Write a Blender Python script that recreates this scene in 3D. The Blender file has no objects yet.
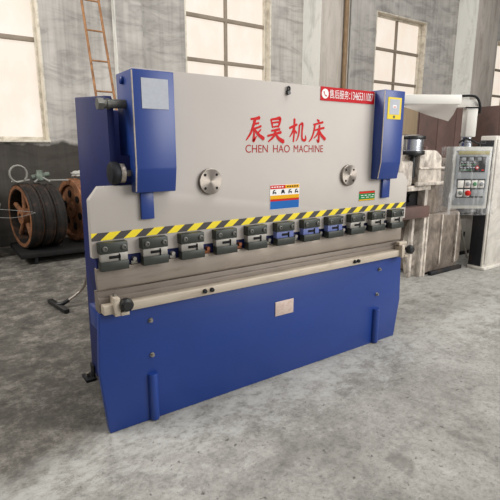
import bpy, bmesh, math, random
from mathutils import Vector, Matrix
random.seed(7)
R = math.radians
S = bpy.context.scene
C = S.collection

# ------------------------------------------------------------------ camera, light, exposure
cam = bpy.data.cameras.new('camera'); cam.sensor_width = 36; cam.lens = 455/500*36
cam.clip_start = .05; cam.clip_end = 200
co = bpy.data.objects.new('camera', cam); C.objects.link(co); S.camera = co
co.location = (-0.6432, -2.3326, 1.5744); co.rotation_euler = (R(90-12.532), 0, R(-34.519))

W = bpy.data.worlds.new('world'); S.world = W; W.use_nodes = True
bg = W.node_tree.nodes['Background']; bg.inputs[0].default_value = (.99, .995, 1.0, 1); bg.inputs[1].default_value = .52

def area(name, loc, aim, sx, sy, power, col=(1, .985, .955)):
    l = bpy.data.lights.new(name, 'AREA'); l.shape = 'RECTANGLE'; l.size = sx; l.size_y = sy; l.energy = power; l.color = col
    o = bpy.data.objects.new(name, l); C.objects.link(o); o.location = loc
    o.rotation_euler = (Vector(aim)-Vector(loc)).to_track_quat('-Z', 'Y').to_euler(); return o
area('daylight_from_gate', (6.5, -7.0, 4.0), (2.0, 0, .4), 6, 4, 640)
area('daylight_from_roof', (4.5, -1.5, 8.5), (3.5, .5, 0), 8, 3, 460)
area('side_fill_lamp', (-4.6, 2.6, 5.2), (8, 5.2, 3.6), 3, 2.4, 420)  # added fill lamp, brightens the pilasters' left faces; no side window exists

vs = S.view_settings
vs.view_transform = 'Standard'; vs.look = 'None'; vs.exposure = 0; vs.gamma = 1; vs.use_curve_mapping = False
S.cycles.use_denoising = True
S.cycles.max_bounces = 6

# ------------------------------------------------------------------ materials
def lin(c):
    return tuple(((v/255)/12.92 if v/255 <= .04045 else ((v/255+.055)/1.055)**2.4) for v in c)
def nodes(m):
    m.use_nodes = True; t = m.node_tree; b = t.nodes['Principled BSDF']; return t, b
def N(t, kind, **kw):
    n = t.nodes.new(kind)
    for k, v in kw.items():
        if k.startswith('i_'): n.inputs[k[2:].replace('_', ' ')].default_value = v
        else: setattr(n, k, v)
    return n
def ramp(t, src, stops):
    r = N(t, 'ShaderNodeValToRGB'); e = r.color_ramp.elements
    while len(e) < len(stops): e.new(.5)
    for el, (p, c) in zip(e, stops):
        el.position = p; el.color = (*c, 1) if len(c) == 3 else c
    t.links.new(src, r.inputs[0]); return r
def coords(t, scale=(1, 1, 1)):
    tc = N(t, 'ShaderNodeTexCoord'); mp = N(t, 'ShaderNodeMapping'); mp.inputs['Scale'].default_value = scale
    t.links.new(tc.outputs['Object'], mp.inputs[0]); return mp.outputs[0]
def noise(t, vec, scale, detail=6, rough=.6, dist=0):
    n = N(t, 'ShaderNodeTexNoise'); n.inputs['Scale'].default_value = scale; n.inputs['Detail'].default_value = detail
    n.inputs['Roughness'].default_value = rough; n.inputs['Distortion'].default_value = dist
    t.links.new(vec, n.inputs['Vector']); return n.outputs['Fac']
def mix(t, fac, a, b, mode='MIX'):
    m = N(t, 'ShaderNodeMix', data_type='RGBA', blend_type=mode)
    for s, i in ((fac, 0), (a, 6), (b, 7)):
        if isinstance(s, (int, float)): m.inputs[i].default_value = s
        elif isinstance(s, tuple): m.inputs[i].default_value = (*s, 1)
        else: t.links.new(s, m.inputs[i])
    return m.outputs[2]
def bump(t, b, h, strength=.2, dist=.01):
    n = N(t, 'ShaderNodeBump'); n.inputs['Strength'].default_value = strength; n.inputs['Distance'].default_value = dist
    t.links.new(h, n.inputs['Height']); t.links.new(n.outputs[0], b.inputs['Normal'])

def paint(name, col, rough=.4, metal=0, vary=.12, scale=6, dirt=None, dirt_amt=.5, dirt_scale=5, bmp=0, stretch=(1, 1, 1)):
    """a painted or metal surface: slight mottling, optionally patches of dirt"""
    m = bpy.data.materials.new(name); t, b = nodes(m); v = coords(t, stretch)
    base = lin(col); n = noise(t, v, scale)
    c = ramp(t, n, [(.3, tuple(x*(1-vary) for x in base)), (.7, tuple(min(1, x*(1+vary)) for x in base))]).outputs[0]
    if dirt:
        d = noise(t, v, dirt_scale, 10, .7, .6)
        f = ramp(t, d, [(.62-dirt_amt*.35, (0, 0, 0)), (.62+.12, (1, 1, 1))]).outputs[0]
        c = mix(t, f, c, lin(dirt))
    t.links.new(c, b.inputs['Base Color'])
    b.inputs['Roughness'].default_value = rough; b.inputs['Metallic'].default_value = metal
    if rough >= .5: b.inputs['Specular IOR Level'].default_value = .22
    if bmp: bump(t, b, noise(t, v, scale*6), bmp, .004)
    return m

M = {}
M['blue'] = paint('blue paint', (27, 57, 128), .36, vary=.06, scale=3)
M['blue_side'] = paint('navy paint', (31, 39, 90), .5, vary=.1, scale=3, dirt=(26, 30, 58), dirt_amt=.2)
M['ram'] = paint('warm grey paint', (186, 179, 172), .5, vary=.03, scale=2)
m = bpy.data.materials.new('turned steel face'); t, b = nodes(m); b.inputs['Base Color'].default_value = (*lin((146, 138, 130)), 1)
b.inputs['Metallic'].default_value = .95; b.inputs['Roughness'].default_value = .36; b.inputs['Anisotropic'].default_value = .85
tg_ = N(t, 'ShaderNodeTangent', direction_type='RADIAL', axis='Y'); t.links.new(tg_.outputs[0], b.inputs['Tangent']); M['turned'] = m
M['steel'] = paint('machined steel', (176, 166, 156), .38, .75, .12, 8, stretch=(1, 8, 8))
M['punch'] = paint('ground tool steel', (150, 139, 128), .42, .4, .06, 4, stretch=(.6, 2, 3), dirt=(130, 116, 104), dirt_amt=.25)
M['die'] = paint('brownish tool steel', (132, 122, 113), .5, .35, .07, 6, stretch=(.6, 4, 4))
M['cream'] = paint('cream painted steel', (186, 174, 157), .45, .1, .08, 4, dirt=(150, 136, 118), dirt_amt=.35, stretch=(.7, 4, 4))
M['black'] = paint('black plastic', (24, 25, 26), .4, vary=.2)
M['blackmetal'] = paint('blackened steel', (54, 57, 53), .42, .3, .18, 20)
M['darkmetal'] = paint('dark steel', (40, 41, 44), .55, .3, .25, 6, dirt=(66, 56, 48), dirt_amt=.3)
M['bolt'] = paint('zinc bolt', (150, 146, 138), .35, .8, .15, 30)
M['darkbolt'] = paint('dull bolt', (98, 97, 92), .45, .6, .15, 30)
M['slot'] = paint('dark slot', (22, 21, 22), .7)
M['copper'] = paint('coppery screw', (150, 92, 62), .4, .6, .2, 30)
M['bluefilm'] = paint('pale blue film', (104, 116, 172), .45)
M['silver'] = paint('bright spacer steel', (160, 156, 149), .4, .4, .12, 20)
M['red'] = paint('red sticker', (188, 8, 24), .6, vary=.03)
M['redtext'] = paint('red lettering', (196, 24, 26), .6, vary=.05)
M['darkred'] = paint('thin red lettering', (168, 34, 32), .6, vary=.05)
M['white'] = paint('white sticker', (234, 232, 230), .5, vary=.02)
M['palegrey'] = paint('pale grey sticker', (176, 180, 188), .5, vary=.06, scale=60)
M['yellow'] = paint('yellow sticker', (226, 200, 48), .5, vary=.05)
M['orange'] = paint('orange sticker', (224, 166, 8), .6, vary=.04)
M['stickerblue'] = paint('blue sticker', (26, 98, 172), .6, vary=.05)
M['green'] = paint('green sticker', (18, 124, 60), .6, vary=.06)
M['stickerred'] = paint('red band', (200, 30, 22), .6, vary=.05)
M['tag'] = paint('pinkish metal tag', (208, 188, 178), .4, .2, .06, 40, dirt=(178, 150, 132), dirt_amt=.4, dirt_scale=30)
M['oldcream'] = paint('grimy cream paint', (210, 200, 188), .6, vary=.2, scale=9, dirt=(78, 67, 60), dirt_amt=.55, dirt_scale=6, bmp=.2, stretch=(1.2, 1.2, .9))
M['oldgrey'] = paint('grimy brown-grey paint', (138, 126, 115), .6, vary=.2, scale=9, dirt=(66, 58, 52), dirt_amt=.68, dirt_scale=6, bmp=.2, stretch=(1.3, 1.3, .8))
M['rustbrown'] = paint('red-brown paint', (104, 82, 76), .65, vary=.12, scale=3, dirt=(84, 72, 68), dirt_amt=.4, dirt_scale=2)
M['tan'] = paint('tan board', (142, 124, 100), .65, vary=.1, scale=4, stretch=(4, 4, .6))
M['chrome'] = paint('polished steel', (200, 202, 208), .2, .95, .05)
M['grey'] = paint('light grey paint', (172, 170, 164), .5, vary=.06, dirt=(130, 126, 118), dirt_amt=.3)
M['cabinetgrey'] = paint('pale grey enamel', (196, 194, 186), .45, vary=.04)
M['whitepaint'] = paint('white enamel', (226, 222, 214), .45, vary=.03)
M['whitedirty'] = paint('smudged white paint', (206, 201, 192), .6, vary=.08, scale=3, dirt=(150, 143, 134), dirt_amt=.55, dirt_scale=3, bmp=.12)
M['panelgrey'] = paint('grey control face', (142, 146, 148), .45, vary=.05)
M['olive'] = paint('olive yellow band', (168, 158, 112), .5, vary=.06)
M['rubber'] = paint('black rubber', (30, 30, 31), .6)
M['rustladder'] = paint('rusty brown steel', (158, 116, 80), .7, vary=.25, scale=14, dirt=(92, 64, 48), dirt_amt=.5)
M['rust'] = paint('orange rust', (138, 94, 66), .7, vary=.35, scale=9, dirt=(66, 48, 38), dirt_amt=.62, dirt_scale=7, bmp=.3)
M['soot'] = paint('sooty steel', (26, 25, 25), .7, vary=.2)
M['wheel'] = paint('grimy dark iron', (40, 37, 35), .65, .2, .3, 8, dirt=(92, 64, 46), dirt_amt=.3, dirt_scale=5, bmp=.2)
M['winframe'] = paint('aged white window paint', (214, 206, 190), .6, vary=.06, dirt=(150, 138, 120), dirt_amt=.4)
M['muntin'] = paint('grey-brown sash bar', (140, 128, 114), .6, vary=.1)
M['wire'] = paint('pale wire', (132, 130, 124), .45, .2)
M['rustpipe'] = paint('rust-stained pipe', (138, 116, 90), .75, vary=.2, scale=5, dirt=(104, 78, 56), dirt_amt=.5, stretch=(3, 3, .8))
M['toolgreen'] = paint('grey-green metal', (104, 112, 102), .55, .3, .2, 20)

m = bpy.data.materials.new('lit window glass'); t, b = nodes(m); v = coords(t, (1, 1, .7))
n = noise(t, v, 2.2, 3)
c = ramp(t, n, [(.3, lin((246, 228, 208))), (.7, lin((252, 240, 226)))]).outputs[0]
t.links.new(c, b.inputs['Base Color']); t.links.new(c, b.inputs['Emission Color']); b.inputs['Emission Strength'].default_value = .92
b.inputs['Base Color'].default_value = (.1, .1, .1, 1)
for l in list(b.inputs['Base Color'].links): t.links.remove(l)
b.inputs['Roughness'].default_value = .5
M['pane'] = m

m = bpy.data.materials.new('clear plastic film'); t, b = nodes(m)
b.inputs['Base Color'].default_value = (.95, .95, .95, 1); b.inputs['Roughness'].default_value = .12
tr = N(t, 'ShaderNodeBsdfTransparent'); ms = N(t, 'ShaderNodeMixShader')
f = ramp(t, noise(t, coords(t, (1, 1, .35)), 14, 5, .6, 1.5), [(.48, (.04,)*3), (.64, (.36,)*3)]).outputs[0]
t.links.new(f, ms.inputs[0]); t.links.new(tr.outputs[0], ms.inputs[1]); t.links.new(b.outputs[0], ms.inputs[2])
t.links.new(ms.outputs[0], t.nodes['Material Output'].inputs[0]); M['film'] = m

m = bpy.data.materials.new('cloudy plastic sheet'); t, b = nodes(m)
b.inputs['Base Color'].default_value = (*lin((206, 200, 192)), 1); b.inputs['Roughness'].default_value = .35
tr = N(t, 'ShaderNodeBsdfTransparent'); ms = N(t, 'ShaderNodeMixShader'); ms.inputs[0].default_value = .82
t.links.new(tr.outputs[0], ms.inputs[1]); t.links.new(b.outputs[0], ms.inputs[2])
t.links.new(ms.outputs[0], t.nodes['Material Output'].inputs[0]); M['sheet'] = m

# yellow/black diagonal tape
m = bpy.data.materials.new('hazard tape'); t, b = nodes(m); tc = N(t, 'ShaderNodeTexCoord'); sp = N(t, 'ShaderNodeSeparateXYZ')
t.links.new(tc.outputs['Object'], sp.inputs[0])
a1 = N(t, 'ShaderNodeMath', operation='MULTIPLY_ADD'); t.links.new(sp.outputs[2], a1.inputs[0]); a1.inputs[1].default_value = -1.25; t.links.new(sp.outputs[0], a1.inputs[2])
a2 = N(t, 'ShaderNodeMath', operation='MULTIPLY'); t.links.new(a1.outputs[0], a2.inputs[0]); a2.inputs[1].default_value = 1/.1238
a2b = N(t, 'ShaderNodeMath', operation='ADD'); t.links.new(a2.outputs[0], a2b.inputs[0]); a2b.inputs[1].default_value = 41.056
a3 = N(t, 'ShaderNodeMath', operation='FRACT'); t.links.new(a2b.outputs[0], a3.inputs[0])
a4 = N(t, 'ShaderNodeMath', operation='GREATER_THAN'); t.links.new(a3.outputs[0], a4.inputs[0]); a4.inputs[1].default_value = .5
t.links.new(mix(t, a4.outputs[0], lin((238, 214, 32)), lin((62, 58, 58))), b.inputs['Base Color']); b.inputs['Roughness'].default_value = .5
M['hazard'] = m

# concrete floor
m = bpy.data.materials.new('stained concrete'); t, b = nodes(m); v = coords(t)
c = ramp(t, noise(t, v, 1.1, 8, .62, .4), [(.34, lin((120, 118, 112))), (.5, lin((144, 141, 135))), (.68, lin((162, 159, 153)))]).outputs[0]
fine = ramp(t, noise(t, v, 6, 12, .82, .15), [(.40, (.72,)*3), (.5, (1,)*3), (.62, (1.14,)*3)]).outputs[0]
c = mix(t, .85, c, fine, 'MULTIPLY')
spk = ramp(t, noise(t, v, 30, 8, .85), [(.40, (.5,)*3), (.49, (1,)*3), (.6, (1.2,)*3)]).outputs[0]
c = mix(t, .6, c, spk, 'MULTIPLY')
# small pits, oily blotches, chalky scuffs
pit = ramp(t, noise(t, v, 22, 3, .6), [(.31, (.85,)*3), (.35, (0,)*3)]).outputs[0]
c = mix(t, pit, c, lin((82, 78, 73)))
bl = ramp(t, noise(t, v, 3.4, 4, .5, .3), [(.64, (0,)*3), (.70, (.55,)*3)]).outputs[0]
c = mix(t, bl, c, lin((98, 94, 88)))
sx = N(t, 'ShaderNodeSeparateXYZ'); t.links.new(v, sx.inputs[0])
nf = N(t, 'ShaderNodeMapRange'); t.links.new(sx.outputs[1], nf.inputs[0]); nf.inputs[1].default_value = -.75; nf.inputs[2].default_value = -.15; nf.inputs[3].default_value = 0; nf.inputs[4].default_value = .13
sa = N(t, 'ShaderNodeMath', operation='ADD'); t.links.new(noise(t, coords(t, (1, 1.5, 1)), 6.5, 12, .84, .25), sa.inputs[0]); t.links.new(nf.outputs[0], sa.inputs[1])
sc = ramp(t, sa.outputs[0], [(.56, (0,)*3), (.64, (.4,)*3), (.8, (.7,)*3)]).outputs[0]
c = mix(t, sc, c, lin((192, 192, 186)))
# dirt and painted-in shade left of and behind the machine, with an irregular boundary
mn = N(t, 'ShaderNodeMath', operation='MINIMUM'); t.links.new(sx.outputs[0], mn.inputs[0]); mn.inputs[1].default_value = 0
g1 = N(t, 'ShaderNodeMath', operation='MULTIPLY_ADD'); t.links.new(mn.outputs[0], g1.inputs[0]); g1.inputs[1].default_value = -.32; t.links.new(sx.outputs[1], g1.inputs[2])
wob = N(t, 'ShaderNodeMath', operation='MULTIPLY_ADD'); t.links.new(noise(t, v, 5, 10, .75, .5), wob.inputs[0]); wob.inputs[1].default_value = .55; t.links.new(g1.outputs[0], wob.inputs[2])
gm = N(t, 'ShaderNodeMapRange', interpolation_type='SMOOTHSTEP'); t.links.new(wob.outputs[0], gm.inputs[0]); gm.inputs[1].default_value = .14; gm.inputs[2].default_value = .5; gm.inputs[3].default_value = 0; gm.inputs[4].default_value = 1
gx = N(t, 'ShaderNodeMapRange'); t.links.new(sx.outputs[0], gx.inputs[0]); gx.inputs[1].default_value = .6; gx.inputs[2].default_value = 2.6; gx.inputs[3].default_value = .9; gx.inputs[4].default_value = .3
gg = N(t, 'ShaderNodeMath', operation='MULTIPLY'); t.links.new(gm.outputs[0], gg.inputs[0]); t.links.new(gx.outputs[0], gg.inputs[1])
dk = ramp(t, noise(t, v, 4, 12, .85, .08), [(.40, lin((52, 48, 43))), (.50, lin((82, 77, 70))), (.61, lin((134, 129, 121)))]).outputs[0]
c = mix(t, gg.outputs[0], c, dk)
t.links.new(c, b.inputs['Base Color']); b.inputs['Roughness'].default_value = .62; b.inputs['Specular IOR Level'].default_value = .25
bump(t, b, noise(t, v, 24, 8, .7), .35, .008)
M['floor'] = m

# plaster wall with sooty dado
m = bpy.data.materials.new('sooty plaster'); t, b = nodes(m); v = coords(t)
c = ramp(t, noise(t, v, .8, 6, .6, .5), [(.3, lin((166, 161, 155))), (.7, lin((196, 191, 185)))]).outputs[0]
sm = ramp(t, noise(t, coords(t, (.8, 1, 2.6)), 1.6, 8, .65, .8), [(.38, (.68,)*3), (.5, (1,)*3), (.64, (1.12,)*3)]).outputs[0]
c = mix(t, .8, c, sm, 'MULTIPLY')
dr = ramp(t, noise(t, coords(t, (5, 5, .25)), 1.6, 6, .6), [(.36, (.68,)*3), (.55, (1,)*3)]).outputs[0]
c = mix(t, .7, c, dr, 'MULTIPLY')
sx = N(t, 'ShaderNodeSeparateXYZ'); t.links.new(v, sx.inputs[0])
wob = N(t, 'ShaderNodeMath', operation='MULTIPLY_ADD'); t.links.new(noise(t, coords(t, (1.4, 1.4, .8)), 1.5, 4, .55), wob.inputs[0]); wob.inputs[1].default_value = -.35; t.links.new(sx.outputs[2], wob.inputs[2])
dd = ramp(t, wob.outputs[0], [(0, (1,)*3), (1, (0,)*3)])
mr = N(t, 'ShaderNodeMapRange'); t.links.new(wob.outputs[0], mr.inputs[0]); mr.inputs[1].default_value = 1.43; mr.inputs[2].default_value = 1.5; mr.inputs[3].default_value = .9; mr.inputs[4].default_value = 0
t.links.remove(dd.inputs[0].links[0]); t.nodes.remove(dd)
c = mix(t, mr.outputs[0], c, mix(t, .8, lin((41, 35, 28)), dr, 'MULTIPLY'))
t.links.new(c, b.inputs['Base Color']); b.inputs['Roughness'].default_value = .8; b.inputs['Specular IOR Level'].default_value = .15
bump(t, b, noise(t, v, 12, 8, .7), .15, .01)
M['wall'] = m
M['pilaster'] = paint('mottled pale plaster', (242, 241, 233), .8, vary=.05, scale=1.2, dirt=(196, 194, 186), dirt_amt=.38, dirt_scale=2.4, stretch=(1.5, 1.5, .6))
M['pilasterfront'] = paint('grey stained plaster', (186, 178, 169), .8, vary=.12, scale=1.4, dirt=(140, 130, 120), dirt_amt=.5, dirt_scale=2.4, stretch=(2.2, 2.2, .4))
M['roofsheet'] = paint('grey sheet', (120, 118, 114), .8)

# ------------------------------------------------------------------ mesh helpers
def new(): return bmesh.new()
def _merge(bm, tmp):
    me = bpy.data.meshes.new('tmp'); tmp.to_mesh(me); tmp.free(); bm.from_mesh(me); bpy.data.meshes.remove(me)
def box(bm, x0, x1, y0, y1, z0, z1, bev=0, seg=2, rot=None):
    t = bmesh.new(); bmesh.ops.create_cube(t, size=1)
    for v in t.verts: v.co = Vector((x0+(x1-x0)*(v.co.x+.5), y0+(y1-y0)*(v.co.y+.5), z0+(z1-z0)*(v.co.z+.5)))
    if bev: bmesh.ops.bevel(t, geom=t.edges[:], offset=bev, segments=seg, affect='EDGES', profile=.5)
    if rot: bmesh.ops.transform(t, matrix=rot, verts=t.verts)
    _merge(bm, t); return bm
def prism(bm, poly, axis, a, b, bev=0):
    """poly: 2-D outline; axis 'y' -> poly is (x,z); axis 'x' -> (y,z); axis 'z' -> (x,y)"""
    t = bmesh.new()
    def P(p, d): return {'y': (p[0], d, p[1]), 'x': (d, p[0], p[1]), 'z': (p[0], p[1], d)}[axis]
    va = [t.verts.new(P(p, a)) for p in poly]; vb = [t.verts.new(P(p, b)) for p in poly]
    t.faces.new(va); t.faces.new(vb[::-1]); n = len(poly)
    for i in range(n): t.faces.new((va[i], vb[i], vb[(i+1) % n], va[(i+1) % n]))
    bmesh.ops.recalc_face_normals(t, faces=t.faces)
    if bev: bmesh.ops.bevel(t, geom=t.edges[:], offset=bev, segments=2, affect='EDGES', profile=.5)
    _merge(bm, t); return bm
def lathe(bm, prof, axis, origin, seg=40, closed=False):
    """prof: (radius, along-axis) pairs; axis 'x','y','z' or a Vector"""
    t = bmesh.new(); rings = []
    for r, h in prof:
        rings.append([t.verts.new((r*math.cos(2*math.pi*k/seg), r*math.sin(2*math.pi*k/seg), h)) for k in range(seg)])
    pairs = list(zip(rings, rings[1:])) + ([(rings[-1], rings[0])] if closed else [])
    for A, B in pairs:
        for k in range(seg): t.faces.new((A[k], A[(k+1) % seg], B[(k+1) % seg], B[k]))
    if not closed:
        t.faces.new(rings[0][::-1]); t.faces.new(rings[-1])
    d = {'x': Vector((1, 0, 0)), 'y': Vector((0, 1, 0)), 'z': Vector((0, 0, 1))}.get(axis, axis) if isinstance(axis, str) else axis
    q = d.to_track_quat('Z', 'Y').to_matrix().to_4x4()
    bmesh.ops.transform(t, matrix=Matrix.Translation(origin) @ q, verts=t.verts)
    bmesh.ops.recalc_face_normals(t, faces=t.faces); _merge(bm, t); return bm
def smooth_pts(pts, n=8):
    out = []; P = [Vector(p) for p in pts]; P = [2*P[0]-P[1]] + P + [2*P[-1]-P[-2]]
    for i in range(1, len(P)-2):
        for k in range(n):
            u = k/n; a, b, c, d = P[i-1:i+3]
            out.append(.5*((2*b)+(c-a)*u+(2*a-5*b+4*c-d)*u*u+(3*b-a-3*c+d)*u**3))
    out.append(P[-2]); return out
def tube(bm, pts, r, seg=10, sm=0):
    P = smooth_pts(pts, sm) if sm else [Vector(p) for p in pts]
    t = bmesh.new(); rings = []; up = Vector((0, 0, 1)); prev = None
    for i, p in enumerate(P):
        d = (P[min(i+1, len(P)-1)]-P[max(i-1, 0)]).normalized()
        if prev is None:
            a = d.cross(up if abs(d.z) < .95 else Vector((1, 0, 0))).normalized()
        else:
            a = (prev-d*prev.dot(d)).normalized()
        prev = a; bb = d.cross(a)
        rings.append([t.verts.new(p+r*(math.cos(2*math.pi*k/seg)*a+math.sin(2*math.pi*k/seg)*bb)) for k in range(seg)])
    for A, B in zip(rings, rings[1:]):
        for k in range(seg): t.faces.new((A[k], A[(k+1) % seg], B[(k+1) % seg], B[k]))
    t.faces.new(rings[0][::-1]); t.faces.new(rings[-1])
    bmesh.ops.recalc_face_normals(t, faces=t.faces); _merge(bm, t); return bm
def obj(name, bm, mat, parent=None, smooth=40, label=None):
    me = bpy.data.meshes.new(name); bm.to_mesh(me); bm.free()
    if smooth:
        for p in me.polygons: p.use_smooth = True
        try: me.set_sharp_from_angle(angle=R(smooth))
        except Exception: pass
    me.materials.append(M[mat]); o = bpy.data.objects.new(name, me); C.objects.link(o)
    if parent: o.parent = parent
    if label: o['label'] = label
    return o
def bx(name, mat, parent, *a, label=None, **k): return obj(name, box(new(), *a, **k), mat, parent, label=label)
def tag(o, label, cat, group=None, kind=None):
    o['label'] = label; o['category'] = cat
    if group: o['group'] = group
    if kind: o['kind'] = kind
    return o
def thing(name, label, cat, loc=(0, 0, 0), rz=0, group=None):
    o = bpy.data.objects.new(name, None); o.empty_display_size = .1; C.objects.link(o); o.location = loc; o.rotation_euler = (0, 0, rz)
    return tag(o, label, cat, group)
def struct(o): o['kind'] = 'structure'; return o
def dup(o, parent, off=(0, 0, 0)):
    """another instance of a part, with its sub-parts"""
    c = o.copy(); C.objects.link(c); c.parent = parent; c.location = o.location+Vector(off)
    for ch in list(o.children):
        d = ch.copy(); C.objects.link(d); d.parent = c
    return c
def text_mesh(body, size, x, z, width=None, height=None, y=0.0, bold=0):
    """letters standing in the XZ plane at y, facing -Y, left edge x, baseline z"""
    cu = bpy.data.curves.new('text', 'FONT'); cu.body = body; cu.size = size; cu.offset = bold
    o = bpy.data.objects.new('text', cu); C.objects.link(o)
    dg = bpy.context.evaluated_depsgraph_get(); me = bpy.data.meshes.new_from_object(o.evaluated_get(dg))
    bm = new(); bm.from_mesh(me); bpy.data.objects.remove(o); bpy.data.curves.remove(cu); bpy.data.meshes.remove(me)
    xs = [v.co.x for v in bm.verts]; ys = [v.co.y for v in bm.verts]; x0, x1, y0, y1 = min(xs), max(xs), min(ys), max(ys)
    fx = width/(x1-x0) if width else 1; fy = height/(y1-y0) if height else fx
    for v in bm.verts: v.co = Vector((x+(v.co.x-x0)*fx, y, z+(v.co.y-y0)*fy))
    return bm
def stroke(bm, pts, ox, oz, sx, sz, y, wk=1):
    """a tapering brush stroke; pts (u, v, width) in a unit box"""
    P = smooth_pts([(u, v, w) for u, v, w in pts], 6); t = bmesh.new(); L = []; Rr = []
    for i, p in enumerate(P):
        d = P[min(i+1, len(P)-1)]-P[max(i-1, 0)]; d.z = 0; d.normalize(); w = max(p.z, .012)*wk/2
        a = Vector((-d.y, d.x, 0))*w
        for lst, q in ((L, p+a), (Rr, p-a)): lst.append((ox+q.x*sx, oz+q.y*sz))
    e0 = P[0]-(P[1]-P[0]).normalized()*P[0].z*.35; e1 = P[-1]+(P[-1]-P[-2]).normalized()*P[-1].z*.35
    poly = [(ox+e0.x*sx, oz+e0.y*sz)] + L + [(ox+e1.x*sx, oz+e1.y*sz)] + Rr[::-1]
    n = len(L); V = [t.verts.new((px, y, pz)) for px, pz in poly]
    lv, rv = V[1:1+n], V[2+n:][::-1]
    t.faces.new((V[0], lv[0], rv[0])); t.faces.new((lv[-1], V[1+n], rv[-1]))
    for i in range(n-1): t.faces.new((lv[i], lv[i+1], rv[i+1], rv[i]))
    for f in t.faces:
        f.normal_update()
        if f.normal.y > 0: f.normal_flip()
    _merge(bm, t)

# ------------------------------------------------------------------ the hall
bm = new(); box(bm, -5, 18, -9, 6.4, -.12, 0); struct(obj('floor', bm, 'floor', smooth=0))
ZS, ZT = 1.70, 4.93
WIN = [(-.98, 1.04), (3.60, 5.64), (8.90, 10.96), (14.60, 16.6)]
bm = new(); edges = [-5] + [v for w in WIN for v in w] + [18]
for i in range(0, len(edges), 2): box(bm, edges[i], edges[i+1], 6, 6.35, 0, 8)
for a, b_ in WIN:
    box(bm, a, b_, 6, 6.35, 0, ZS); box(bm, a, b_, 6, 6.35, ZT, 8)
struct(obj('wall_back', bm, 'wall', smooth=0))
bm = new(); box(bm, -5.3, -5, -9, 6.35, 0, 8); struct(obj('wall_left', bm, 'wall', smooth=0))
bm = new(); box(bm, 18, 18.3, -9, 6.35, 0, 8); struct(obj('wall_right', bm, 'wall', smooth=0))
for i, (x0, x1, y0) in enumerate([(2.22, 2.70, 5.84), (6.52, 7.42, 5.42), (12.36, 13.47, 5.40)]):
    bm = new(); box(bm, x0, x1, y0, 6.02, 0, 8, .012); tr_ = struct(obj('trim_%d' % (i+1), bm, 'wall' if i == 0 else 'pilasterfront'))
    bm = new(); box(bm, x0-.006, x0+.002, y0+.01, 6.0, 0, 8); struct(obj('trim_panel', bm, 'pilaster', tr_))  # left face overlaid with a thin panel paler than the front
for i, (a, b_) in enumerate(WIN):
    w = bpy.data.objects.new('window_%d' % (i+1), None); C.objects.link(w); w.location = ((a+b_)/2, 6.2, ZS); struct(w)
    h = (b_-a)/2; H = ZT-ZS
    bm = new()
    for s in (-1, 1): box(bm, s*h-(0 if s < 0 else .07), s*h+(.07 if s < 0 else 0), -.04, .05, 0, H, .006)
    box(bm, -h+.07, h-.07, -.04, .05, 0, .07, .006); box(bm, -h+.07, h-.07, -.04, .05, H-.07, H, .006)
    struct(obj('window_frame', bm, 'winframe', w))
    bm = new()
    zs = [1.6, 2.41] if i == 0 else [.8, 1.6, 2.41]
    for z in zs: box(bm, -h+.07, h-.07, -.03, .03, z-.035, z+.035, .006)
    if i: box(bm, -.03, .03, -.028, .028, .07, H-.07, .006)
    else: box(bm, -.03, .03, -.028, .028, .07, H-.07, .006)
    struct(obj('window_sash', bm, 'muntin', w))
    bm = new(); box(bm, -h+.05, h-.05, .03, .04, .05, H-.05); struct(obj('window_pane', bm, 'pane', w))
    bm = new(); box(bm, -h, h, -.24, -.04, -.02, .02, .006); struct(obj('window_sill', bm, 'winframe', w))
    bm = new()
    box(bm, h-.035, h-.001, -.2, -.04, .02, H, .004); box(bm, -h+.001, -h+.035, -.2, -.04, .02, H, .004)
    box(bm, -h+.035, h-.035, -.2, -.04, H-.035, H-.001, .004)
    struct(obj('window_reveal', bm, 'winframe', w))
# pipe and conduits on the middle pilaster
p = obj('wall_pipe', tube(new(), [(7.2, 5.36, .05), (7.2, 5.36, 7.5)], .05, 14), 'rustpipe')
tag(p, 'rust-stained vertical pipe on the middle pilaster', 'pipe')
p = obj('wall_conduit', tube(new(), [(7.385, 5.395, .05), (7.385, 5.395, 7.5)], .025, 10), 'grey')
tag(p, 'thin grey conduit on the edge of the middle pilaster', 'conduit')

# ------------------------------------------------------------------ the press brake
PB = thing('press_brake', 'large blue and grey press brake with red lettering on its ram', 'press brake', (1.24, 0, 0))
OX = Vector((1.24, 0, 0))
def pobj(name, bm, mat, parent=PB, smooth=40, label=None):
    """part given in hall coordinates, stored relative to the machine's base"""
    bmesh.ops.translate(bm, verts=bm.verts, vec=-OX); return obj(name, bm, mat, parent, smooth, label)
# side frames
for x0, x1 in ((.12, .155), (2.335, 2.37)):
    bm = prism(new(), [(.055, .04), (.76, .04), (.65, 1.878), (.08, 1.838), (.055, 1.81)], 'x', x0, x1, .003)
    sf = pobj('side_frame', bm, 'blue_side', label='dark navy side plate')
    bm = new()
    s = -1 if x0 < 1 else 1; xa = x0 if s < 0 else x1
    box(bm, min(xa, xa+s*.07), max(xa, xa+s*.07), .66, .78, 0, .018, .003); box(bm, min(xa, xa+s*.012), max(xa, xa+s*.012), .68, .76, .018, .10, .003)
    ft = pobj('foot', bm, 'darkmetal', sf)
    bm = lathe(new(), [(.014, 0), (.014, .03)], 'z', Vector((xa+s*.045, .72, .015)), 6); pobj('anchor_bolt', bm, 'bolt', sf)
# back beam & tank between the side frames
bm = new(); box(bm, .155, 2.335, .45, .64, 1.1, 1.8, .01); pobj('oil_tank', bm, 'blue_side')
bm = new(); box(bm, .155, 2.335, .055, .12, .03, .80, .004); box(bm, .155, 2.335, .3, .36, .25, .45, .004); pobj('cross_beam', bm, 'blue_side')
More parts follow.
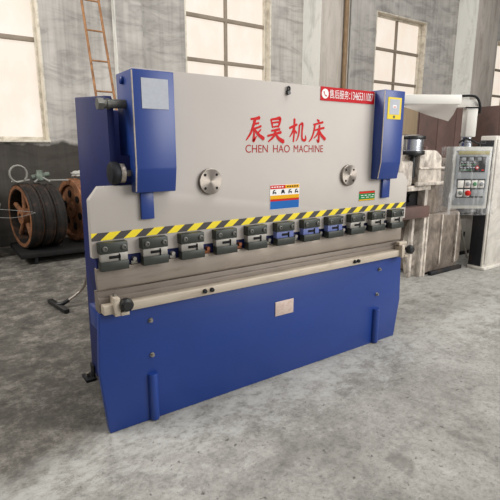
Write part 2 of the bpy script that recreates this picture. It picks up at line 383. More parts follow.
# table (front plate)
bm = prism(new(), [(-.009, .716), (-.03, .38), (.003, -.0), (2.466, .0), (2.515, .32), (2.492, .716)], 'y', 0, .05, .005)
tb = pobj('front_table', bm, 'blue')
bm = new(); box(bm, -.006, .10, .05, .20, .60, .722, .004); pobj('table_cheek', bm, 'blue', tb)
bm = new(); box(bm, 2.39, 2.487, .05, .20, .60, .722, .004); pobj('table_cheek', bm, 'blue', tb)
bm = new(); lathe(bm, [(.0001, -.008), (.013, -.008), (.015, -.005), (.015, 0)], 'y', Vector((0, 0, 0)), 16)
lathe(bm, [(.0001, -.02), (.009, -.02), (.009, -.007)], 'y', Vector((0, 0, 0)), 6)
b0 = obj('bolt', bm, 'bolt', tb); b0.location = Vector((.273, 0, .623))-OX
for x, z in ((.273, .412), (2.223, .628), (2.212, .42)):
    c = b0.copy(); C.objects.link(c); c.parent = tb; c.location = Vector((x, 0, z))-OX
for x in (.268, 2.21):
    bm = new(); t_ = lathe(bm, [(.028, 0), (.03, .006), (.03, .285), (.028, .292)], 'z', Vector((x, -.004, .006)), 24)
    pobj('guide_rib', bm, 'blue', tb)
bm = new(); box(bm, 1.168, 1.328, -.006, .001, .452, .554, .002); tg = pobj('rating_plate', bm, 'tag', tb, label='pinkish metal rating plate')
# die, rail
bm = prism(new(), [(-.002, .72), (-.002, .80), (.012, .806), (.012, .834), (.028, .834), (.04, .812), (.052, .834), (.07, .834), (.07, .72)], 'x', -.008, 2.47, .002)
pobj('lower_die', bm, 'die', label='brownish steel die')
bm = new(); box(bm, .0, 2.41, -.056, -.002, .722, .774, .006); rail = pobj('support_rail', bm, 'cream', label='cream front rail')
for x in (.597, .645, 1.87, 1.91):
    bm = new(); lathe(bm, [(.0001, -.016), (.012, -.014), (.014, -.004), (.014, 0)], 'y', Vector((x, -.056, .752)), 14); pobj('rail_bolt', bm, 'darkmetal', rail)
for xa, xb, xk in ((.05, .082, .112), (2.395, 2.43, 2.49)):
    bm = new(); box(bm, xa, xb, -.08, -.004, .714, .815, .004); box(bm, xb, xb+.045, -.085, -.06, .714, .735, .003)
    if xa > 1: box(bm, xa-.0, xb+.06, -.05, -.01, .80, .835, .003)
    br = pobj('rail_bracket', bm, 'cream')
    bm = new(); lathe(bm, [(.0001, -.05), (.022, -.05), (.034, -.04), (.037, -.022), (.034, -.004), (.02, 0), (.012, .004), (.012, .03)], 'y', Vector((xk, -.062, .772)), 24)
    pobj('round_knob', bm, 'black', br, label='round black knob')
    bm = new(); lathe(bm, [(.010, -.002), (.010, .014)], 'z', Vector(((xa+xb)/2, -.04, .815)), 6)
    pobj('set_screw', bm, 'bolt', br)
# ram
bm = prism(new(), [(-.022, 1.022), (-.018, 1.322), (.035, 1.388), (.24, 1.388), (.24, 1.975), (2.255, 1.975), (2.255, 1.388), (2.443, 1.388), (2.505, 1.326), (2.505, 1.022)], 'y', 0, .045, .003)
ram = pobj('ram', bm, 'ram', label='warm grey ram plate')
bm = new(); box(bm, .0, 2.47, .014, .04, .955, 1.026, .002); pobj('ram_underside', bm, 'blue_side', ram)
bm = prism(new(), [(.0, .962), (.04, .962), (.04, .90), (.022, .842), (.006, .842), (.0, .852)], 'x', -.006, 2.47, .0015)
pobj('upper_punch', bm, 'punch', label='brownish ground steel punch')
bm = new(); box(bm, -.02, 2.503, -.0025, .002, 1.112, 1.152); bmesh.ops.translate(bm, verts=bm.verts, vec=-OX); obj('hazard_strip', bm, 'hazard', ram, label='yellow and black striped tape')
# end flanges
for x in (.674, 1.814):
    bm = lathe(new(), [(.074, .0), (.074, -.018), (.071, -.021), (.02, -.021), (.0001, -.021)], 'y', Vector((x, 0, 1.39)), 56)
    fl = pobj('flange', bm, 'turned', label='round machined steel cover')
    for k in range(4):
        a = math.pi/4+k*math.pi/2; px, pz = x+.054*math.cos(a), 1.39+.054*math.sin(a)
        pobj('flange_bolt', lathe(new(), [(.008, 0), (.008, -.0215), (.0001, -.0215)], 'y', Vector((px, -.001, pz)), 14), 'slot', fl)
# lifting hook
bm = new(); lathe(bm, [(.012, 0), (.012, -.02), (.0001, -.02)], 'y', Vector((1.245, 0, 1.915)), 14)
tube(bm, [(1.245+  .009*math.cos(a*.5236), -.012, 1.940+.012*math.sin(a*.5236)) for a in range(13)], .006, 8); box(bm, 1.233, 1.257, -.016, 0, 1.912, 1.93, .002)
pobj('lifting_hook', bm, 'black', ram)
# cylinder housings
def housing(xc, ta, tb_, zt=1.955):
    hw = .112
    bm = new(); prof = [(-.088, zt), (-.088, 1.475), (-.066, 1.352), (.0, 1.352), (.0, 1.54), (.14, 1.54), (.14, zt)]
    prism(bm, prof, 'x', xc-hw, xc+hw, .005)
    h = pobj('cylinder_housing', bm, 'blue', label='blue cylinder cover')
    s = -1
    pobj('edge_strip', tube(new(), [(xc-hw+.001, -.087, zt-.007), (xc-hw+.001, -.087, 1.478), (xc-hw+.001, -.067, 1.36)], .0035, 8), 'cream', h, label='pale corner edge with painted highlight and wear')  # pale strip paints the corner's highlight along with worn paint
    pobj('boss', lathe(new(), [(.02, 0), (.02, .012), (.012, .016), (.0001, .016)], Vector((-1, 0, 0)), Vector((xc-hw, .045, 1.915)), 20), 'blue', h)
    bm = new(); box(bm, ta, tb_, -.022, .0, 1.205, 1.36, .004); pobj('guide_tab', bm, 'blue', h)
    bm = new(); box(bm, xc-hw+.002, xc-hw+.012, -.035, .0, 1.40, 1.54, .002); pobj('limit_bracket', bm, 'darkmetal', h)
    return h
hl = housing(.317, .246, .319); hr = housing(2.172, 2.178, 2.264, 1.985)
bm = new(); box(bm, .251, .394, -.0905, -.086, 1.771, 1.916); pobj('blank_sticker', bm, 'palegrey', hl, label='square pale grey sticker')
bm = new(); box(bm, 2.096, 2.246, -.0905, -.086, 1.785, 1.936); ys = pobj('yellow_sticker', bm, 'yellow', hr, label='square yellow sticker with a pale centre')
bm = new(); box(bm, 2.116, 2.226, -.0915, -.089, 1.818, 1.924); pobj('sticker_centre', bm, 'palegrey', ys)
bm = new(); box(bm, 2.150, 2.190, -.0922, -.09, 1.862, 1.884); pobj('sticker_emblem', bm, 'white', ys)
bm = new(); box(bm, 2.158, 2.182, -.0928, -.091, 1.867, 1.873); pobj('sticker_emblem', bm, 'stickerred', ys)
bm = new(); box(bm, 2.160, 2.180, -.0915, -.089, 1.793, 1.810); pobj('sticker_mark', bm, 'blackmetal', ys)
# hydraulic pipe, adjusting wheel on the left
bm = new(); tube(bm, [(.21, .02, 1.797), (.075, .02, 1.792)], .022, 18); lathe(bm, [(.031, 0), (.031, .028)], 'x', Vector((.062, .02, 1.792)), 6); lathe(bm, [(.027, 0), (.027, .014)], 'x', Vector((.108, .02, 1.793)), 18)
pobj('hydraulic_pipe', bm, 'darkbolt')
bm = new(); lathe(bm, [(.02, 0), (.05, .004), (.058, .014), (.058, .042), (.05, .052), (.02, .052)], 'x', Vector((.098, .02, 1.452)), 28)
aw = pobj('adjusting_wheel', bm, 'darkmetal', label='dark round adjusting wheel')
pobj('dial_ring', lathe(new(), [(.02, 0), (.046, .0), (.05, .008), (.05, .024), (.022, .03)], 'x', Vector((.150, .02, 1.45)), 28), 'steel', aw)
pobj('wheel_shaft', lathe(new(), [(.016, 0), (.016, .07)], 'x', Vector((.178, .02, 1.45)), 14), 'steel', aw)
# clamps
proto = None
for i in range(11):
    x = .077+.2272*i
    if proto is None:
        bm = new(); box(bm, -.074, .074, -.05, .001, 1.048, 1.106, .003); cl = obj('clamp', bm, 'blackmetal', PB); cl.location = Vector((x, 0, 0))-OX
        bm = new(); box(bm, -.068, .074, -.040, .001, 1.004, 1.049, .002); sp1 = obj('spacer_plate', bm, 'silver', cl)
        bm = new(); box(bm, -.074, .074, -.056, -.006, .958, 1.005, .003); obj('lower_jaw', bm, 'blackmetal', cl)
        bm = new(); box(bm, -.026, .036, -.0445, -.038, 1.018, 1.034, .003); box(bm, .028, .032, -.047, -.04, 1.006, 1.042); obj('adjust_slot', bm, 'slot', cl)
        for bxx in (-.048, .052):
            bm = new(); lathe(bm, [(.0145, 0), (.0145, -.006), (.012, -.008), (.008, -.008), (.007, -.003), (.0001, -.003)], 'y', Vector((bxx, -.05, 1.076)), 18); obj('clamp_bolt', bm, 'darkbolt', cl)
        proto = cl
    else:
        c = dup(proto, PB, (.2272*i, 0, 0))
        if i in (5, 6, 7):
            for ch in c.children:
                if ch.name.startswith('spacer_plate'):
                    ch.data = ch.data.copy(); ch.data.materials.clear(); ch.data.materials.append(M['bluefilm']); ch['label'] = 'spacer under pale blue film'
# adjusting screws in the gaps between clamps
for i in range(10):
    x = .072+.2272*(i+.5)
    bm = new(); lathe(bm, [(.011, 0), (.011, -.03), (.0001, -.03)], 'y', Vector((x+.012, .014, .995)), 12); box(bm, x-.006, x+.03, -.004, .016, .966, .984, .002)
    pobj('wedge_screw', bm, 'copper' if i in (2, 3) else 'silver' if i % 2 else 'bolt')
# stickers and lettering on the ram
bm = new(); box(bm, 1.524, 2.049, -.003, .001, 1.888, 1.976); bn = pobj('phone_banner', bm, 'red', ram, label='red banner with white characters and digits')
bm = new(); lathe(bm, [(.031, 0), (.031, -.0012), (.0001, -.0012)], 'y', Vector((1.564, -.003, 1.932)), 32); pobj('phone_icon', bm, 'white', bn)
bm = new(); stroke(bm, [(.25, .75, .22), (.33, .5, .13), (.5, .3, .13), (.75, .2, .22)], 1.540, 1.908, .048, .048, -.0046); pobj('handset_mark', bm, 'red', bn, 0)
pobj('banner_characters', text_mesh('售后服务', .06, 1.604, 1.906, .18, .056, -.0044, 0), 'white', bn, 0)
bm = new()
for z in (1.915, 1.945): lathe(bm, [(.004, 0), (.004, -.001)], 'y', Vector((1.795, -.003, z)), 8)
pobj('banner_colon', bm, 'white', bn)
pobj('banner_digits', text_mesh('13465311087', .06, 1.812, 1.908, .222, .052, -.0044, 0), 'white', bn, 0)
for word, xa, xw in (('CHEN', .928, .168), ('HAO', 1.137, .135), ('MACHINE', 1.305, .258)):
    pobj('company_lettering', text_mesh(word, .06, xa, 1.552, xw, .047, -.0012, 0), 'darkred', ram, 0)
CH = [
 [[(.28, .90, .07), (.5, .92, .09), (.74, .97, .13)], [(.50, .90, .13), (.40, .62, .11), (.26, .34, .09), (.04, .08, .05)], [(.40, .70, .06), (.70, .76, .07)], [(.34, .52, .06), (.60, .57, .07), (.82, .64, .08)],
  [(.46, .52, .09), (.44, .25, .09), (.42, .05, .11), (.58, .24, .04)], [(.80, .50, .06), (.66, .38, .06)], [(.50, .50, .06), (.66, .32, .11), (.96, .14, .14)]],
 [[(.22, .93, .07), (.28, .78, .09), (.33, .60, .07)], [(.25, .92, .07), (.50, .95, .09), (.76, .98, .13), (.74, .80, .11), (.66, .62, .07)], [(.33, .79, .06), (.66, .83, .07)], [(.33, .62, .06), (.66, .66, .07)],
  [(.26, .47, .07), (.5, .50, .08), (.76, .54, .1)], [(.04, .26, .08), (.45, .34, .08), (.84, .42, .11)], [(.52, .52, .11), (.40, .25, .10), (.08, .03, .05)], [(.50, .36, .07), (.70, .16, .13), (1.0, .03, .16)]],
 [[(.02, .60, .09), (.24, .68, .10), (.46, .76, .09)], [(.30, .98, .11), (.30, .5, .09), (.26, .04, .08)], [(.28, .62, .09), (.16, .38, .07), (.04, .24, .04)], [(.34, .52, .05), (.44, .40, .09)],
  [(.60, .74, .08), (.58, .42, .08), (.50, .18, .06), (.42, .08, .04)], [(.60, .74, .06), (.78, .80, .10), (.76, .45, .08), (.78, .16, .09), (.92, .10, .1), (.99, .16, .09), (.98, .32, .03)]],
 [[(.48, 1.0, .07), (.60, .92, .12)], [(.26, .78, .07), (.56, .84, .08), (.86, .90, .09)], [(.36, .80, .10), (.28, .45, .09), (.16, .20, .08), (.0, .04, .04)], [(.36, .54, .06), (.62, .60, .08), (.94, .66, .09)],
  [(.64, .76, .10), (.62, .40, .09), (.60, .06, .11), (.48, .14, .04)], [(.60, .54, .08), (.48, .34, .07), (.30, .20, .04)], [(.64, .54, .06), (.78, .34, .12), (1.02, .16, .14)]],
]
for i, ch in enumerate(CH):
    bm = new()
    for q, s in enumerate(ch): stroke(bm, s, (.927, 1.088, 1.264, 1.434)[i], 1.614, (.142, .132, .142, .142)[i], .150, -.0010-.0002*q, 1.15)
    pobj('brush_character', bm, 'redtext', ram, 0, label='red brush-written character')
# warning sticker
bm = new(); box(bm, 1.115, 1.360, -.002, .001, 1.19, 1.348); ws = pobj('warning_sticker', bm, 'white', ram, label='warning sticker in red, yellow, white and blue bands')
def dec(name, mat, x0, x1, z0, z1, p, y=-.0028): bm = new(); box(bm, x0, x1, y, -.0015, z0, z1); return pobj(name, bm, mat, p, 0)
dec('warning_header', 'stickerred', 1.117, 1.24, 1.322, 1.346, ws); dec('warning_header', 'orange', 1.24, 1.358, 1.322, 1.346, ws)
dec('warning_band', 'orange', 1.117, 1.358, 1.256, 1.281, ws); dec('warning_band', 'stickerred', 1.117, 1.358, 1.243, 1.257, ws); dec('warning_band', 'stickerblue', 1.117, 1.358, 1.192, 1.244, ws)
bm = new()
for k in range(5):  box(bm, 1.125+k*.021, 1.139+k*.021, -.0034, -.002, 1.331, 1.338)
pobj('header_mark', bm, 'white', ws, 0)
bm = new()
for k in range(5):  box(bm, 1.254+k*.02, 1.266+k*.02, -.0034, -.002, 1.330, 1.339)
pobj('header_mark', bm, 'slot', ws, 0)
for k, xx in enumerate((1.135, 1.205, 1.265, 1.32)):
    bm = new()
    stroke(bm, [(.1, .1, .2), (.3, .8, .25), (.7, .9, .2)], xx, 1.288, .03, .028, -.0034); stroke(bm, [(.2, .3, .2), (.8, .4, .3), (.9, .1, .2)], xx, 1.288, .03, .028, -.0034)
    if k == 1: lathe(bm, [(.009, 0), (.009, -.001)], 'y', Vector((xx+.018, -.0026, 1.304)), 12)
    pobj('pictogram', bm, 'darkmetal', ws, 0)
bm = new(); box(bm, 1.943, 2.116, -.002, .001, 1.194, 1.266); gs = pobj('notice_sticker', bm, 'green', ram, label='green notice sticker with red top and yellow foot')
dec('notice_header', 'stickerred', 1.945, 2.114, 1.249, 1.264, gs); dec('notice_footer', 'orange', 1.945, 2.114, 1.196, 1.205, gs)
bm = new()
for k in range(4): box(bm, 1.962+k*.04, 1.988+k*.04, -.0034, -.002, 1.232, 1.237)
for k in range(3): box(bm, 1.968+k*.05, 2.0+k*.05, -.0034, -.002, 1.217, 1.221)
pobj('notice_lines', bm, 'white', gs, 0)
# swinging arm for the control box
A0 = Vector((2.42, .16, 1.957)); A1 = Vector((2.905, -.135, 1.957)); ad = (A1-A0).normalized()
T = Matrix.Translation(A0) @ Matrix.Rotation(math.atan2(ad.y, ad.x), 4, 'Z')
bm = new(); box(bm, 0, (A1-A0).length, -.04, .04, -.036, .036, .004, rot=T); arm = pobj('swing_arm', bm, 'whitepaint', label='white box-section swing arm')
bm = new(); box(bm, 2.30, 2.46, .06, .24, 1.80, 1.92, .004); lathe(bm, [(.04, 0), (.04, .12)], 'z', Vector((2.42, .16, 1.83)), 20); pobj('arm_pivot', bm, 'blue_side', arm)
# ------------------------------------------------------------------ control box on its pole
FW = Vector((.5667, .8239, 0)); RT = Vector((.8239, -.5667, 0))
P0 = Vector((3.112, -.183, 1.072))
CP = thing('control_box', 'grey control box under clear plastic hanging on the white pole', 'control box', P0, R(-34.52))
bx('box_shell', 'cabinetgrey', CP, -.165, .155, .0, .16, 0, .52, .006)
bx('face_plate', 'panelgrey', CP, -.142, .135, -.006, .003, .03, .49, .003)
bx('header_band', 'olive', CP, -.13, .13, -.009, -.004, .455, .485, .002)
sc = bx('screen', 'slot', CP, -.115, .105, -.010, -.004, .31, .44, .002, label='dark display with rows of green, white and red marks')
for r_ in range(4):
    bm = new()
    for k in range(5-(r_ == 0)): box(bm, -.105+k*.026, -.086+k*.026, -.0125, -.009, .325+r_*.022, .331+r_*.022)
    obj('display_row', bm, ['green', 'palegrey', 'green', 'palegrey'][r_], sc)
bm = new()
for k in range(3): box(bm, -.1+k*.065, -.065+k*.065, -.0125, -.009, .405, .432, .002)
obj('display_digits', bm, 'panelgrey', sc)
bm = new(); lathe(bm, [(.019, 0), (.019, -.004), (.0001, -.004)], 'y', Vector((.035, -.009, .348)), 4); obj('display_symbol', bm, 'stickerred', sc)
bm = new(); box(bm, .028, .042, -.0155, -.012, .342, .354); obj('display_symbol', bm, 'white', sc)
bm = new(); box(bm, .075, .095, -.0125, -.009, .322, .332); obj('display_symbol', bm, 'stickerred', sc)
kp = bx('keypad', 'darkmetal', CP, -.122, .118, -.010, -.004, .095, .255, .002, label='dark keypad frame')
for r_, z in enumerate((.18, .105)):
    for k in range(4):
        if r_ == 1 and k > 1: continue
        bm = new(); box(bm, -.115+k*.058, -.065+k*.058, -.016, -.009, z, z+.062, .004); ky = obj('key', bm, 'whitepaint', kp)
for k, (xx, zz, mt) in enumerate(((-.032, .211, 'panelgrey'), (.027, .211, 'green'), (.084, .211, 'panelgrey'), (-.09, .136, 'toolgreen'))):
    obj('push_button', lathe(new(), [(.017, 0), (.017, -.008), (.012, -.012), (.0001, -.012)], 'y', Vector((xx, -.015, zz)), 20), mt, kp)
obj('stop_button', lathe(new(), [(.014, 0), (.014, -.012), (.023, -.014), (.023, -.024), (.015, -.03), (.0001, -.03)], 'y', Vector((-.03, -.012, .136)), 24), 'stickerred', CP, label='red mushroom stop button')
bx('data_plate', 'panelgrey', CP, .008, .11, -.013, -.008, .108, .165, .002)
bm = new(); lathe(bm, [(.05, 0), (.05, .03), (.042, .035), (.042, .075), (.034, .08)], 'z', Vector((-.045, .065, .52)), 24); obj('mounting_collar', bm, 'chrome', CP)
bx('pole', 'whitepaint', CP, -.078, .01, .02, .11, .60, .845, .006)
bm = new(); box(bm, -.17, .01, .03, .10, .838, .90, .004); obj('pole_head', bm, 'whitepaint', CP)
bm = new(); tube(bm, [(-.16, .02, .925), (-.06, .0, .925), (-.01, .01, .905), (.022, .02, .845), (.027, .03, .79)], .010, 10, 6); tube(bm, [(-.10, .01, .835), (.027, .02, .835)], .006, 8)
obj('control_cable', bm, 'rubber', CP, label='black cable looping over the pole')
bm = new(); tube(bm, [(-.12, .03, .55), (-.07, .02, .585), (-.02, .01, .57), (.03, .02, .55), (.09, .04, .545), (.13, .08, .55)], .007, 8, 6); tube(bm, [(.06, .06, .52), (.08, .06, .56), (.14, .1, .56)], .009, 8, 4)
obj('control_cable', bm, 'rubber', CP, label='black cable lying on top of the box')
# wrinkled plastic wrap round the box
bm = new(); t_ = bmesh.new(); bmesh.ops.create_cube(t_, size=1); bmesh.ops.subdivide_edges(t_, edges=t_.edges[:], cuts=9, use_grid_fill=True)
for v in t_.verts:
    x, y, z = v.co; k = math.sin(x*23+z*9)*.004+math.sin(z*31+x*7)*.004+random.uniform(-.002, .002)
    v.co = Vector((x*.375+k, .078+y*(.225+.02*z)+k, .235+z*.57+k*.5))
    if z < -.45: v.co.x *= 1.12
_merge(bm, t_); obj('plastic_wrap', bm, 'film', CP, label='clear plastic film wrapped round the box')
# plastic sheet hanging from the arm
bm = new(); nx, nz = 14, 6; o0 = A0+ad*.05
grid = []
for i in range(nx+1):
    u = i/nx; row = []
    drop = .012+.125*(u/.88 if u < .88 else (1-u)/.12)
    for j in range(nz+1):
        w = j/nz; q = o0+ad*(.485*u)+Vector((0, 0, -.034-drop*w)); q += Vector((-ad.y, ad.x, 0))*(-.043+.012*math.sin(u*9+w*3)*w); row.append(bm.verts.new(q))
    grid.append(row)
for i in range(nx):
    for j in range(nz): bm.faces.new((grid[i][j], grid[i+1][j], grid[i+1][j+1], grid[i][j+1]))
bmesh.ops.solidify(bm, geom=bm.faces[:], thickness=.001)
s_ = obj('plastic_sheet', bm, 'sheet', None, 60); tag(s_, 'cloudy plastic sheet drooping below the white swing arm', 'plastic sheet')

# ------------------------------------------------------------------ old machine behind, right
OM = thing('old_machine_tool', 'old grimy cream machine tool standing behind the right end of the press brake', 'machine tool', (4.3, 1.0, 0))
OO = Vector((4.3, 1.0, 0))
def oobj(name, bm, mat, parent=None, label=None):
    bmesh.ops.translate(bm, verts=bm.verts, vec=-OO); return obj(name, bm, mat, parent or OM, label=label)
bm = new(); prism(bm, [(4.30, .02), (4.27, .30), (4.245, .55), (4.25, .78), (5.02, .78), (5.12, .55), (5.13, .12), (5.0, .02)], 'y', 1.02, 1.75, .02); oobj('machine_base', bm, 'oldgrey')
bm = new(); prism(bm, [(1.0, .0), (1.24, .0), (1.30, .3), (1.27, .6), (1.18, .80), (1.0, .80)], 'x', 4.235, 4.30, .008); oobj('side_panel', bm, 'oldcream', label='smudged cream side panel')
bm = new(); box(bm, 4.28, 4.315, .985, 1.02, .0, .80, .006); box(bm, 4.62, 4.64, 1.0, 1.025, .12, .76, .004); box(bm, 4.95, 4.98, .99, 1.025, .10, .76, .006); oobj('cover_strip', bm, 'oldcream')
bm = new(); box(bm, 4.40, 5.08, .95, 1.0, .0, .05, .006); oobj('plinth', bm, 'darkmetal')
bm = new(); box(bm, 3.70, 4.30, .98, 1.6, .76, .90, .008); bl = oobj('bed_ledge', bm, 'rustbrown', label='red-brown ledge')
bm = new(); box(bm, 4.09, 4.135, 1.06, 1.105, .0, .765, .006); oobj('corner_post', bm, 'oldcream')
bm = new(); box(bm, 4.27, 5.02, 1.06, 1.7, .78, 1.30, .02); box(bm, 4.64, 5.0, 1.10, 1.6, 1.30, 1.46, .02); oobj('column', bm, 'oldgrey')
# window-like bay: four sides round a near-black block painting the shade inside
bm = new(); box(bm, 3.72, 3.84, 1.0, 1.6, .90, 1.10, .006); box(bm, 4.21, 4.27, 1.0, 1.6, .90, 1.10, .008); box(bm, 3.72, 4.30, .99, 1.6, 1.09, 1.15, .008); oobj('bay_frame', bm, 'oldcream')
bm = new(); box(bm, 3.84, 4.21, 1.10, 1.58, .90, 1.09); lathe(bm, [(.05, 0), (.05, .06)], 'y', Vector((4.02, 1.05, 1.0)), 20); oobj('bay_interior', bm, 'slot')
bm = new(); prism(bm, [(4.03, 1.16), (4.03, 1.50), (4.09, 1.56), (4.36, 1.56), (4.47, 1.49), (4.50, 1.16)], 'y', .98, 1.55, .03)
box(bm, 3.70, 3.95, 1.0, 1.5, 1.15, 1.44, .03); hd = oobj('head', bm, 'oldcream', label='smudged cream head casting')
bm = new(); box(bm, 4.02, 4.50, .955, 1.0, 1.34, 1.362, .006); box(bm, 3.98, 4.52, .94, 1.0, 1.15, 1.19, .008); oobj('head_rib', bm, 'oldcream', hd)
bm = new(); lathe(bm, [(.035, 0), (.035, .24), (.05, .25), (.05, .3)], 'z', Vector((3.985, 1.05, 1.24)), 20); oobj('spindle', bm, 'black', hd)
bm = new(); lathe(bm, [(.12, 0), (.155, .01), (.155, .045), (.14, .05), (.14, .17), (.155, .175), (.155, .205), (.1, .215)], 'z', Vector((3.93, 1.05, 1.51)), 36); mo = oobj('motor', bm, 'chrome', label='shiny steel motor drum')
for z0, z1 in ((1.508, 1.552), (1.68, 1.718)):
    bm = lathe(new(), [(.158, 0), (.16, .004), (.16, z1-z0-.004), (.158, z1-z0)], 'z', Vector((3.93, 1.05, z0)), 36); oobj('motor_band', bm, 'black', mo)
bm = new(); tube(bm, [(3.72, 1.02, 1.15), (3.72, 1.02, 1.72)], .022, 14); oobj('riser_pipe', bm, 'oldcream')
for x, z, r_ in ((4.33, 1.64, .035), (4.42, 1.58, .03), (4.26, 1.70, .028)):
    bm = lathe(new(), [(.0001, -.03), (r_*.8, -.026), (r_, 0), (r_*.7, .03), (.008, .05), (.008, .12)], 'y', Vector((x, 1.2, z)), 20); oobj('lever_knob', bm, 'rustbrown')
bm = new(); box(bm, 4.2, 4.46, 1.3, 1.45, 1.5, 1.75, .02); oobj('gear_case', bm, 'oldgrey')
bm = new(); tube(bm, [(4.62, 1.0, 1.22), (4.68, .96, 1.2), (4.72, .97, 1.24), (4.78, 1.02, 1.22)], .012, 8, 5); tube(bm, [(4.7, 1.04, 1.3), (4.69, .99, 1.2), (4.72, .97, 1.14)], .012, 8, 5); oobj('hose_loop', bm, 'rubber', label='black hose loop')

# grey cabinet further back, stick, white cabinet at the right edge
gc = thing('floor_cabinet', 'small grey cabinet on the floor behind the old cream machine', 'cabinet', (5.75, 1.42, 0))
bx('cabinet_body', 'grey', gc, -.30, .45, 0, .5, 0, .62, .008)
dr_ = bx('cabinet_door', 'grey', gc, -.26, .12, -.02, .0, .06, .56, .006); bx('door_handle', 'darkmetal', dr_, .07, .09, -.035, -.018, .28, .36, .004)
bx('cabinet_base', 'darkmetal', gc, -.32, .47, -.015, .5, 0, .05, .004)
bx('cabinet_top', 'darkmetal', gc, -.34, .48, -.03, .52, .62, .65, .006)
st = obj('steel_rod', tube(new(), [(5.74, 1.26, .0), (5.66, 1.36, .46)], .012, 10), 'cabinetgrey'); tag(st, 'thin pale rod leaning on the small grey cabinet', 'rod')
wc = thing('white_cabinet', 'tall smudged white cabinet beside the hanging control box', 'cabinet', (5.2, .74, 0))
bx('cabinet_body', 'whitedirty', wc, 0, 1.3, .0, .2, .03, 1.735, .012)
bx('cabinet_side_shade', 'darkmetal', wc, -.006, .004, .02, .19, .05, 1.68, .002, label='side panel painted dark for its shade')  # dark panel puts the shade of the cabinet's left face into colour
bx('cabinet_foot', 'whitedirty', wc, -.012, 1.3, -.04, .2, 0, .04, .008)
bx('cabinet_door', 'whitedirty', wc, .03, .60, -.018, .002, .08, 1.69, .006); bx('cabinet_door', 'whitedirty', wc, .61, 1.27, -.018, .002, .08, 1.69, .006)
# tall brown cabinets near the wall
def tall(name, label, cat, x0, x1, y, h, mt, seams):
    t_ = thing(name, label, cat, ((x0+x1)/2, y, 0)); w = (x1-x0)/2
    bx('cabinet_body', mt, t_, -w, w, 0, .7, 0, h, .015)
    for k in range(seams):
        a = -w+.03+k*(2*w-.06)/seams; b_ = -w+.03+(k+1)*(2*w-.06)/seams
        d = bx('cabinet_door', mt, t_, a+.01, b_-.01, -.02, .002, .1, h-.05, .006); bx('door_handle', 'darkmetal', d, b_-.08, b_-.05, -.04, -.018, 1.0, 1.2, .005)
    return t_
tall('tall_cupboard', 'tan board cupboard right of the press brake in front of the far wall', 'cupboard', 7.42, 8.10, 4.0, 2.58, 'tan', 1)
tall('tall_locker', 'wide red-brown locker behind the swing arm and the old machine', 'locker', 8.16, 10.3, 4.05, 2.66, 'rustbrown', 3)
tall('tall_locker', 'red-brown locker at the right edge behind the white cabinet', 'locker', 11.5, 13.9, 4.05, 2.66, 'rustbrown', 3)

# ------------------------------------------------------------------ left: ladder, wheels, skid, squeegee
LD = thing('ladder', 'rusty brown ladder leaning on the back wall behind the press brake', 'ladder', (1.3, 4.5, 0))
LO = Vector((1.3, 4.5, 0))
def rp(side, z):   # point on a rail at height z
    u = z/4.6; y = 4.55+1.36*u
    a = {0: (1.642, 1.642), 1: (1.935, 1.92)}[side]
    k = (z-2.42)/(3.88-2.42)
    return Vector((a[0]+(a[1]-a[0])*k, 4.62+.285*z, z))-LO
for s in (0, 1): obj('ladder_rail', tube(new(), [rp(s, 0), rp(s, 4.5)], .020, 12), 'rustladder', LD)
for k in range(9):
    z = .56+k*.478
    if z > 4.4: continue
    obj('rung', tube(new(), [rp(0, z), rp(1, z)], .014, 10), 'rustladder', LD)

SK = thing('storage_skid', 'low dark steel skid on the floor under the iron wheels', 'skid', (.7, 4.9, 0))
bx('skid_deck', 'soot', SK, -.5, .74, -.5, .5, .10, .165, .006)
for x in (-.3, .66):
    for y in (-.44, .44): bx('skid_leg', 'darkmetal', SK, x-.022, x+.022, y-.022, y+.022, 0, .102, .004)
def wheel(label, c, rz, rad, th, mats, spokes=True):
    t_ = thing('iron_wheel', label, 'wheel', c, rz, 'grooved iron wheels on the skid')
    r = rad
    bm = lathe(new(), [(r*.80, -th/2), (r*.97, -th/2), (r, -th/2+.02), (r*.975, -th/4), (r, -.0), (r*.975, th/4), (r, th/2-.02), (r*.97, th/2), (r*.80, th/2)], 'x', Vector((0, 0, r)), 56, True)
    obj('wheel_rim', bm, mats[0], t_)
    bm = lathe(new(), [(r*.83, -th/2-.006), (r*.93, -th/2-.006), (r*.93, -th/2+.01), (r*.83, -th/2+.01)], 'x', Vector((0, 0, r)), 56, True); obj('rim_lip', bm, 'rust', t_, label='rusty orange inner lip')
    bm = lathe(new(), [(r*.10, -th*.5), (r*.24, -th*.46), (r*.26, 0), (r*.24, th*.46), (r*.10, th*.48)], 'x', Vector((0, 0, r)), 28, True); obj('hub', bm, mats[1], t_)
    if spokes:
        for k in range(5):
            a = k*2*math.pi/5+.4
            bm = new(); p0 = Vector((0, r*.22*math.cos(a), r+r*.22*math.sin(a))); p1 = Vector((0, r*.84*math.cos(a), r+r*.84*math.sin(a))); tube(bm, [p0, p1], .035, 10); obj('spoke', bm, mats[1], t_)
    else:
        bm = lathe(new(), [(r*.2, -.03), (r*.82, -.03), (r*.82, .03), (r*.2, .03)], 'x', Vector((0, 0, r)), 48, True); obj('web_plate', bm, 'rust', t_)
        for k in range(6):
            a = k*math.pi/3+.3; q = Vector((-.03, r*.52*math.cos(a), r+r*.52*math.sin(a)))
            obj('web_hole', lathe(new(), [(.055, 0), (.055, -.012), (.0001, -.012)], 'x', q, 20), 'slot', t_)
    return t_
ax = Vector((math.cos(R(11)), math.sin(R(11)), 0)); w0 = Vector((.375, 4.82, .165))
wheel('spoked iron wheel with a rusty lip, nearest the left edge in the row', w0, R(11), .47, .155, ('wheel', 'rust'))
wheel('dark grooved iron wheel, second in the row on the skid', w0+ax*.168, R(11), .465, .15, ('wheel', 'wheel'))
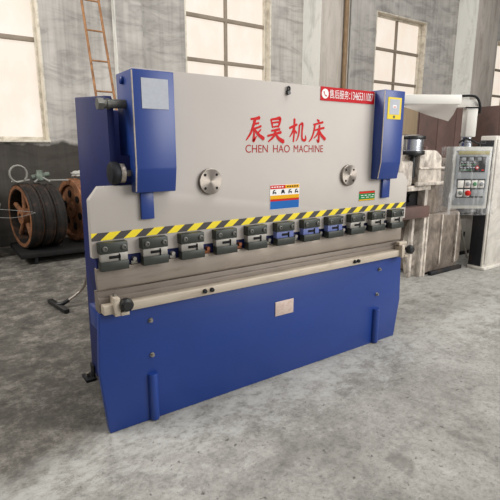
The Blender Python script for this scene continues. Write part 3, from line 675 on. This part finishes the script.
wheel('dark grooved iron wheel, third in the row beside the gap', w0+ax*.334, R(11), .455, .15, ('wheel', 'wheel'))
wheel('rusty orange iron wheel with holes beside the navy side plate', w0+ax*.74+Vector((0, .05, 0)), R(11),   .485, .14, ('rust', 'rust'), False)
# dark housing at the left edge
DM = thing('dark_machine', 'dark steel machine housing at the left edge under the window', 'machine', (-.6, 5.0, 0))
bx('housing', 'soot', DM, -.7, .62, .1, .8, 0, .95, .04)
bx('housing_cover', 'soot', DM, -.65, .60, .15, .75, .94, 1.2, .08)
bm = new(); lathe(bm, [(.05, 0), (.05, .12)], 'x', Vector((.6, .35, .75)), 16); obj('output_shaft', bm, 'steel', DM)
# clutter on the wheels
def onw(x, y, z): return Vector((x, y, z))
bm = new()
for k in range(2):
    tube(bm, [(.30+.11*math.cos(a*math.pi/8)+.03, 4.74+.03*k, 1.235+.115*math.sin(a*math.pi/8)) for a in range(-2, 13)], .013, 8)
tube(bm, [(.24, 4.74, 1.14), (.28, 4.76, 1.122), (.38, 4.79, 1.13), (.47, 4.80, 1.145)], .016, 8, 5)
cb = obj('cable_loop', bm, 'wire'); tag(cb, 'loop of pale cable lying on the leftmost iron wheel', 'cable')
vf = thing('pipe_fitting', 'grey-green pipe fitting lying on top of the dark iron wheels', 'pipe fitting', (.62, 4.86, 1.115))
bm = new(); lathe(bm, [(.05, 0), (.07, .02), (.07, .09), (.045, .12), (.045, .16)], 'z', Vector((0, 0, 0)), 16); tube(bm, [(-.11, 0, .06), (.13, 0, .1)], .035, 12); obj('fitting_body', bm, 'toolgreen', vf)
obj('fitting_leg', tube(new(), [(-.09, -.06, -.005), (.0, -.03, .06), (.09, 0, .12)], .016, 8), 'wire', vf); obj('fitting_leg', tube(new(), [(.12, -.06, -.005), (.02, -.05, .06)], .016, 8), 'wire', vf)
rd = obj('steel_bar', tube(new(), [(.74, 4.88, 1.125), (1.02, 4.93, 1.115)], .014, 8), 'wire'); tag(rd, 'thin pale steel bar lying across the tops of the dark wheels', 'bar')
rg = obj('rag_bundle', new(), 'white'); bpy.data.objects.remove(rg)
bm = new(); bmesh.ops.create_icosphere(bm, subdivisions=3, radius=1)
for v in bm.verts:
    k = 1+.18*math.sin(v.co.x*7)+.15*math.sin(v.co.y*9+1)+.12*math.sin(v.co.z*8); v.co = Vector((1.22+v.co.x*.12*k, 5.0+v.co.y*.12*k, 1.20+v.co.z*.045*k))
rg = obj('rag', bm, 'grey', None, 80); tag(rg, 'crumpled pale rag on top of the rusty wheel', 'rag')
for k, (za, zb) in enumerate(((.80, .765), (.70, .76))):
    w_ = obj('loose_wire', tube(new(), [(-.2, 4.30, za+.04), (.15, 4.28, za-.005), (.42, 4.27, zb-.02)], .003, 6, 6), 'wire')
    tag(w_, ['upper of two thin pale wires crossing the spoked wheel', 'lower of two thin pale wires crossing the spoked wheel'][k], 'wire', 'wires in front of the spoked wheel')

SQ = thing('floor_squeegee', 'black T-headed floor tool with a bent grey handle left of the press brake', 'squeegee', (.235, 2.37, 0))
hd_ = Vector((.068, -.441, 0)).normalized()
rot = Matrix.Rotation(math.atan2(hd_.y, hd_.x), 4, 'Z')
bm = new(); box(bm, -.225, .225, -.028, .028, 0.004, .045, .008, rot=rot); obj('squeegee_head', bm, 'black', SQ)
bm = new(); box(bm, -.22, .22, -.006, .006, 0, .012, rot=rot); obj('rubber_blade', bm, 'rubber', SQ)
bm = new(); tube(bm, [(.0, 0, .04), (.04, -.03, .05), (.10, -.03, .075)], .022, 10, 4); obj('handle_socket', bm, 'black', SQ)
bm = new(); tube(bm, [(.09, -.03, .07), (.204, .008, .12), (.25, -.03, .18), (.27, -.1, .28), (.30, -.2, .55), (.36, -.5, 1.0)], .014, 10, 6); obj('handle', bm, 'steel', SQ)
